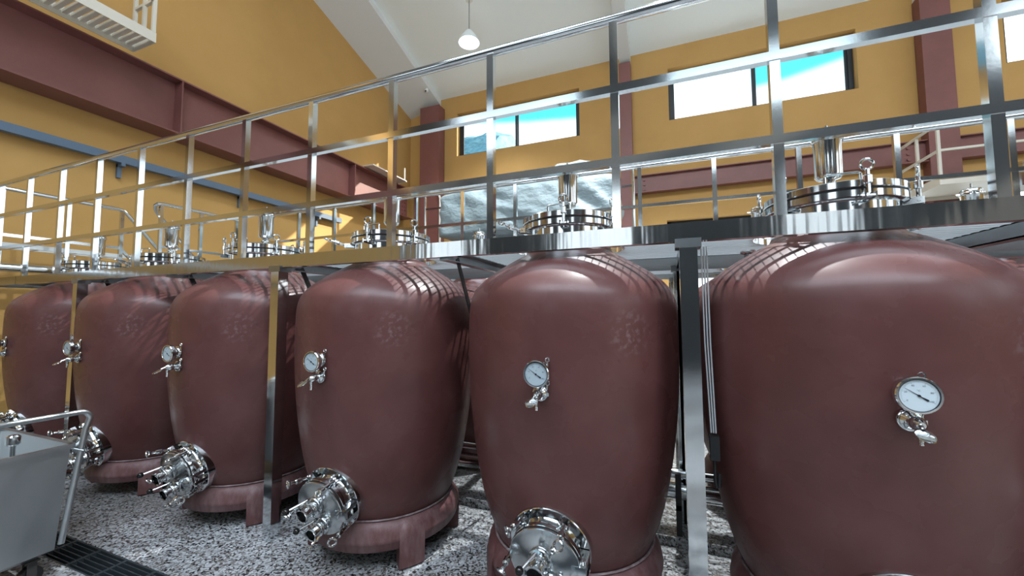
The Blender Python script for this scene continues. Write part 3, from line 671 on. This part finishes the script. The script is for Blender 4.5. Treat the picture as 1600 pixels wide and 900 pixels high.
MB().tube(pts, .024, 12).build('handrail', 'steel', R_)
for y in (.0, .50, 1.02): MB().box((-.02, y-.02, 0), (.02, y+.02, zt-.02)).build('post', 'steel', R_, 0)
MB().box((-.015, 0, .50), (.015, 1.02, .53)).build('mid_rail', 'steel', R_, 0)
# tray and pipe along the end wall beyond the landing
tr_ = thing('cable_tray', 'open steel cable tray on brackets low along the end wall', 'tray', (-7.72, 0, 2.36))
MB().box((.10, -5, .03), (.13, 3.4, .085)).build('side_rail', 'galvanised', tr_, 0)
MB().box((-.13, -5, .03), (-.10, 3.4, .085)).build('side_rail', 'galvanised', tr_, 0)
for k in range(24): MB().box((-.10, -4.9+k*.35, .03), (.10, -4.87+k*.35, .045)).build('rung', 'galvanised', tr_, 0)
for y in (-3.0, -0.5, 2.0): MB().box((-.36, y-.025, -.02), (.13, y+.025, .028)).bar((-.36, y, -.35), (.08, y, -.01), .03, .03).build('bracket', 'galvanised', tr_, 0)
tag(MB().rod((-7.55, -5.5, 2.13), (-7.55, 2.72, 2.13), [(.045,0),(.052,.01),(.052,8.18),(.02,8.22)], 24).build('steel_pipe', 'steel'), 'thick polished steel pipe running beside the end wall below the tray', 'pipe')

# ------------------------------------------------------------------ pipes between the two tank rows
def pipe(label, y, z, r, supports=True):
    p_ = thing('process_pipe', label, 'pipe', (0, y, z))
    MB().cyl((-6.6, 0, 0), (4.2, 0, 0), r, n=24).build('tube', 'steel', p_)
    for x in (-6.0, -4.2, -2.2, .35, 1.9):
        MB().rod((x, 0, 0), (x+.05, 0, 0), [(r+.002,0),(r+.012,.004),(r+.012,.046),(r+.002,.05)], 24).build('coupling', 'steel', p_)
    return p_
pipe('thick steel process pipe lying low between the two tank rows', 2.985, .315, .055)
pipe('thin steel process pipe just above the thick one between tank rows', 2.985, .432, .032)
for x in (-5.4, -1.95, .06, 2.45):
    q = thing('pipe_stand', 'dark steel pipe stand under the process pipes, %s from the end wall' % {-5.4: 'first', -1.95: 'second', .06: 'third', 2.45: 'fourth'}[x], 'stand', (x, 2.985, .06), group='pipe stands on the plinth')
    MB().box((-.018,-.095,0), (.018,-.065,.40)).build('upright', 'dark_bar', q, 0)
    MB().box((-.018,-.095,.165), (.018,.06,.198)).build('arm', 'dark_bar', q, 0)
# cables hanging beside the column
cbz = thing('junction_box', 'black plug box with a hook on grey cables beside the middle deck column', 'box', (.207, 2.075, 0))
MB().box((-.022,-.02,.86), (.018,.02,.97)).build('housing', 'rubber', cbz, 0)
MB().tube([(-.004,0,.86),(-.004,-.005,.76),(.002,-.005,.735),(.012,-.005,.74),(.014,-.005,.80)], .008).build('hook', 'rubber', cbz)
for k in range(3): MB().tube([(-.03+.012*k, 0, 1.86), (-.028+.012*k, .0, 1.4), (-.014+.010*k, 0, .98)], .0035, 8).build('cable', 'galvanised', cbz)

# ------------------------------------------------------------------ floor drain
dg_ = thing('floor_drain', 'dark iron floor drain grate set in the terrazzo beside the cart', 'drain', (0, 0, 0))
for y in (DR0+.006, DR1-.006): MB().box((-7, y-.005, -.04), (6.5, y+.005, -.002)).build('frame_bar', 'grate_iron', dg_, 0)
for k in range(5):
    y = DR0+(DR1-DR0)*(k+1)/6; MB().box((-7, y-.003, -.036), (6.5, y+.003, -.004)).build('long_bar', 'grate_iron', dg_, 0)
cbm = MB().box((-.012, DR0+.011, -.03), (.012, DR1-.011, -.003)).build('cross_bar', 'grate_iron', dg_, 0); cbm.location.x = -6.8
for k in range(1, 44):
    c = cbm.copy(); C.objects.link(c); c.parent = dg_; c.location.x = -6.8+.30*k
MB().box((-7, DR0+.004, -.159), (6.5, DR1-.004, -.155)).build('channel_bed', 'drain_black', dg_, 0)

# ------------------------------------------------------------------ hopper cart
ct = thing('hopper_cart', 'grey stainless hopper cart with a bent tube handle beside the floor drain', 'cart', (-3.34, 1.25, 0))
# local: far right bottom corner near origin; extends to -x and -y (toward the aisle)
T0, T1 = (-.045, .03), (-.95, -.98)       # rim: x and y extents
B0, B1 = (-.045, -.01), (-.80, -.82)
zb_, zr = .165, .752; th_ = .006
def ring_(x0, x1, y0, y1, z): return [(x0,y0,z),(x1,y0,z),(x1,y1,z),(x0,y1,z)]
def hopper(off): return ring_(T1[0]+off, T0[0]-off, T1[1]+off, T0[1]-off, zr), ring_(B1[0]+off, B0[0]-off, B1[1]+off, B0[1]-off, zb_+off)
to, bo = hopper(0); ti, bi = hopper(th_)
hb = MB().add(to+bo+ti+bi, [(0,1,5,4),(1,2,6,5),(2,3,7,6),(3,0,4,7),(7,6,5,4),(8,12,13,9),(9,13,14,10),(10,14,15,11),(11,15,12,8),(12,15,14,13),(0,8,9,1),(1,9,10,2),(2,10,11,3),(3,11,8,0)]).build('bin', 'steel_brushed', ct, 0)
rim = MB()
R4 = ring_(T1[0]-.006, T0[0]+.006, T1[1]-.006, T0[1]+.006, zr)
for i in range(4): rim.bar(R4[i], R4[(i+1) % 4], .028, .022)
rim.build('rim', 'steel_brushed', ct, 0)
hx = -.002
hd_pts = [(-.035, .012, .19), (hx-.008, .078, .84)]+arc((hx-.006, .05, .905), .045, 0, PI/2, 6, (0,1,0), (0,0,1))+[(hx-.006, -1.0, .955)]+arc((hx-.006, -1.03, .91), .045, PI/2, PI, 6, (0,1,0), (0,0,1))+[(-.035, -.85, .19)]
MB().tube(hd_pts, .0155, 12).build('handle', 'steel_brushed', ct)
MB().cyl((-.04, .035, .735), (.01, .07, .715), .006).build('handle_stay', 'steel_brushed', ct)
MB().box((B1[0]+.05, B1[1]+.05, .135), (B0[0]-.05, B0[1]-.05, .166)).build('underframe', 'steel_grey', ct, 0)
for sx_, sy_ in ((-.10, -.085), (-.70, -.085), (-.10, -.70), (-.70, -.70)):
    w_ = MB().cyl((sx_-.018, sy_, .05), (sx_+.018, sy_, .05), .05, n=24).build('caster', 'rubber', ct)
    MB().box((sx_-.03, sy_-.03, .125), (sx_+.03, sy_+.03, .135)).box((sx_-.028, sy_-.02, .04), (sx_-.022, sy_+.02, .13)).box((sx_+.022, sy_-.02, .04), (sx_+.028, sy_+.02, .13)).build('fork', 'dark_bar', w_, 0)
pg = MB().cyl((-.30, -.12, .60), (-.30, -.12, .80), .012).rod((-.30, -.12, .77), (-.30, -.12, .83), [(.022,0),(.030,.008),(.030,.05),(.02,.06)], 16)
pg.box((-.32, -.14, .60), (-.28, .02, .612)).build('peg', 'steel', ct)

# ------------------------------------------------------------------ upper cream platforms
def platform(name, label, x0, x1, y0, y1, z, rails, slat_axis='x'):
    P_ = thing(name, label, 'platform', (x0, y0, z))
    X, Y = x1-x0, y1-y0
    for a, b_ in (((0,0,-.10), (X,.012,.05)), ((0,Y-.012,-.10), (X,Y,.05)), ((0,.012,-.10), (.012,Y-.012,.05)), ((X-.012,.012,-.10), (X,Y-.012,.05))):
        MB().box(a, b_).build('edge_plate', 'cream_paint', P_, 0)
    if slat_axis == 'x':
        n = int((Y-.03)/.085); proto = None
        for k in range(n):
            y = .02+k*(Y-.04)/n
            if proto is None: proto = MB().box((.012, 0, -.04), (X-.012, .05, 0)).build('slat', 'cream_paint', P_, 0); proto.location.y = y
            else: c = proto.copy(); C.objects.link(c); c.parent = P_; c.location.y = y
    else:
        MB().box((.012,.012,-.03), (X-.012,Y-.012,0)).build('deck_sheet', 'cream_paint', P_, 0)
    for ri, (p, q, n) in enumerate(rails):
        p = Vector(p)-Vector((x0, y0, 0)); q = Vector(q)-Vector((x0, y0, 0))
        for h in (1.05, .55): MB().bar((p.x, p.y, h), (q.x, q.y, h), .04, .04).build('rail', 'cream_paint', P_, 0)
        for k in range(1 if ri else 0, n+1):
            c = p+(q-p)*k/n; MB().box((c.x-.022, c.y-.022, .05), (c.x+.022, c.y+.022, 1.04)).build('post', 'cream_paint', P_, 0)
    return P_
platform('service_platform', 'cream service platform on the crane girder high on the end wall', -7.55, -6.98, -4.0, 3.28, 5.70,
         [((-7.0, -3.9, 0), (-7.0, 3.25, 0), 9), ((-7.0, 3.25, 0), (-7.5, 3.25, 0), 2)])
platform('service_platform', 'cream service platform with railing in front of the broad steel column', 4.80, 7.6, 9.4, 10.75, 3.95,
         [((4.83, 9.43, 0), (4.83, 10.7, 0), 2), ((4.83, 9.43, 0), (7.5, 9.43, 0), 4)], 'sheet')

# ------------------------------------------------------------------ tarp-covered machine
def tarp_mesh(cx, cy, cz, sx_, sy_, sz_, seg=28, seed=1, taper=.0):
    bm_ = bmesh.new(); bmesh.ops.create_cube(bm_, size=1)
    bmesh.ops.subdivide_edges(bm_, edges=bm_.edges, cuts=seg, use_grid_fill=True)
    from mathutils import noise
    for v in bm_.verts:
        p = v.co.copy()
        # superellipse rounding
        q = Vector((abs(2*p.x)**14, abs(2*p.y)**14, abs(2*p.z)**14)); l = (q.x+q.y+q.z)**(1/14)
        if l > 1: p /= l**.9
        k = 1-taper*(.5-p.z if p.z < 0 else 0)
        w_ = Vector((p.x*sx_*k, p.y*sy_*k, p.z*sz_))
        n1 = noise.noise(Vector((w_.x*.9+seed, w_.y*.9, w_.z*.5)))*.10-abs(noise.noise(Vector((w_.x*1.9+w_.z*2.3, w_.y*1.6, w_.z*1.2+seed))))*.16
        w_ += p.normalized()*n1
        v.co = w_+Vector((cx, cy, cz))
    me = bpy.data.meshes.new('tarp'); bm_.to_mesh(me); bm_.free(); me.materials.append(MATS['tarp'])
    for p in me.polygons: p.use_smooth = True
    return me
mc = thing('covered_machine', 'machine under a pale grey-blue tarpaulin on a frame behind the deck', 'machine', (-2.15, 6.5, 0))
o = bpy.data.objects.new('tarpaulin', tarp_mesh(0, 0, 2.86, 3.15, 1.5, 1.66, 36, 3, .42)); C.objects.link(o); o.parent = mc
for nm, x, w_, h_, s_ in (('cover_hump', -1.05, .75, .55, 2), ('cover_hump', .15, .55, .60, 5), ('cover_hump', .92, .80, .62, 9)):
    o = bpy.data.objects.new(nm, tarp_mesh(x, .1, 3.66, w_, .9, h_, 10, s_)); C.objects.link(o); o.parent = mc
for x in (-1.2, 1.2):
    for y in (-.5, .5): MB().box((x-.05, y-.05, 0), (x+.05, y+.05, 2.2)).build('leg', 'steel_grey', mc, 0)
# railing behind the machine
R_ = thing('guard_railing', 'steel railing with round posts standing behind the covered machine', 'railing', (-5.2, 7.7, 0))
MB().cyl((0,0,4.50), (4.78,0,4.50), .03).build('top_rail', 'steel', R_)
MB().box((0,-.02,3.95), (4.75,.02,3.99)).build('mid_rail', 'steel', R_, 0)
for x in (.02, 1.2, 2.4, 3.55, 4.72): MB().cyl((x,0,0), (x,0,4.49), .032).build('post', 'steel', R_)

# ------------------------------------------------------------------ stainless tank beyond the deck
st_ = thing('stainless_tank', 'stainless steel tank with conical roof and lidded manway beyond the deck', 'tank', (4.10, 6.3, 0))
MB().lathe([(.95,.35),(.97,.36),(.97,2.72),(.95,2.76),(.36,2.95)], 64).build('shell', 'steel_brushed', st_, 30)
nk = MB().lathe([(.30,2.90),(.30,3.16),(.34,3.165),(.34,3.20)], 48).build('manway', 'steel', st_, 30)
MB().lathe([(.0001,3.30),(.15,3.285),(.28,3.235),(.34,3.23),(.34,3.203),(.0001,3.203)], 48).build('lid', 'steel', nk, 30)
for k in range(6):
    a = k*PI/3+.3; eb = MB(); eye_bolt(eb, (.36*math.cos(a), .36*math.sin(a), 3.15), (0,0,1), .13, .026, (-math.sin(a), math.cos(a), 0)); eb.build('eye_bolt', 'steel', nk)
MB().cyl((.05,.05,3.28), (.05,.05,3.52), .05).rod((.05,.05,3.50), (.05,.05,3.62), [(.07,0),(.08,.02),(.08,.09),(.05,.12)], 20).build('breather_valve', 'steel', nk)
for k in range(4):
    a = k*PI/2+.6; MB().cyl((.78*math.cos(a), .78*math.sin(a), 0), (.78*math.cos(a), .78*math.sin(a), .40), .045).build('leg', 'steel', st_)

# ------------------------------------------------------------------ pendant lamps, security camera
def pendant(x, y, drop, label, group=None, watts=LAMP_W*8, soft=.2):
    zc_ = ceil_z(y); L = thing('pendant_lamp', label, 'lamp', (x, y, zc_-drop), group=group)
    MB().cyl((0,0,drop-.03), (0,0,drop+.01), .09, n=20).build('canopy', 'white_paint', L)
    MB().cyl((0,0,.10), (0,0,drop-.02), .012, n=8).build('cord', 'steel_grey', L)
    MB().lathe([(.055,.12),(.075,.10),(.11,.06),(.17,-.02),(.235,-.12),(.262,-.20),(.266,-.20),(.24,-.12),(.175,-.015),(.115,.068),(.08,.112),(.055,.128)], 40, True).build('shade', 'lamp_shade', L, 60)
    MB().lathe([(.0001,.05),(.07,.045),(.10,-.02),(.115,-.08),(.09,-.13),(.04,-.15),(.0001,-.155)], 28).build('bulb', 'lamp_glow', L, 60)
    l = bpy.data.lights.new('lamp_light', 'SPOT'); l.energy = watts; l.spot_size = math.radians(118); l.spot_blend = .5; l.color = (.92, .98, 1.0); l.shadow_soft_size = soft
    lo_ = bpy.data.objects.new('lamp_light', l); C.objects.link(lo_); lo_.parent = L; lo_.location = (0, 0, -.22)
    return L
pendant(-4.42, 8.44, .96, 'white pendant high-bay lamp glowing below the sloped white ceiling')
pendant(0.2, 4.5, 2.0, 'white pendant high-bay lamp hanging above the deck between the railings', watts=3600, soft=.07)
sc_ = thing('security_camera', 'small white security camera under the ceiling beam in the corner', 'camera', (-6.95, 10.35, ceil_z(10.35)-.205))
MB().cyl((0,0,0), (0,0,-.05), .05).build('mount', 'white_paint', sc_)
MB().ball((0,-.02,-.09), .065).build('housing', 'white_paint', sc_, 80)
MB().cyl((.01,-.07,-.115), (.015,-.095,-.13), .025).build('lens', 'frame_black', sc_)

# ------------------------------------------------------------------ outside: wooded hill seen through the window
from mathutils import noise as _n
hv = []; hf = []; NX, NY = 60, 14
for i in range(NX+1):
    for j in range(NY+1):
        x = -75+90*i/NX; y = 42+30*j/NY
        top = 37.0-.05*abs(x+34)-max(0, (x+27))*3
        z = -2+max(0, top+2)*math.sin(min(1, j/NY*1.05)*PI/2)+_n.noise(Vector((x*.35, y*.35, 0)))*1.3+_n.noise(Vector((x*1.3, y*1.3, 4)))*.6
        hv.append((x, y, z))
for i in range(NX):
    for j in range(NY): a = i*(NY+1)+j; hf.append((a, a+NY+1, a+NY+2, a+1))
hl = MB().add(hv, hf).build('wooded_hill', 'foliage', None, 0)
hl['kind'] = 'stuff'; tag(hl, 'hazy wooded hillside seen through the window outside', 'hill')
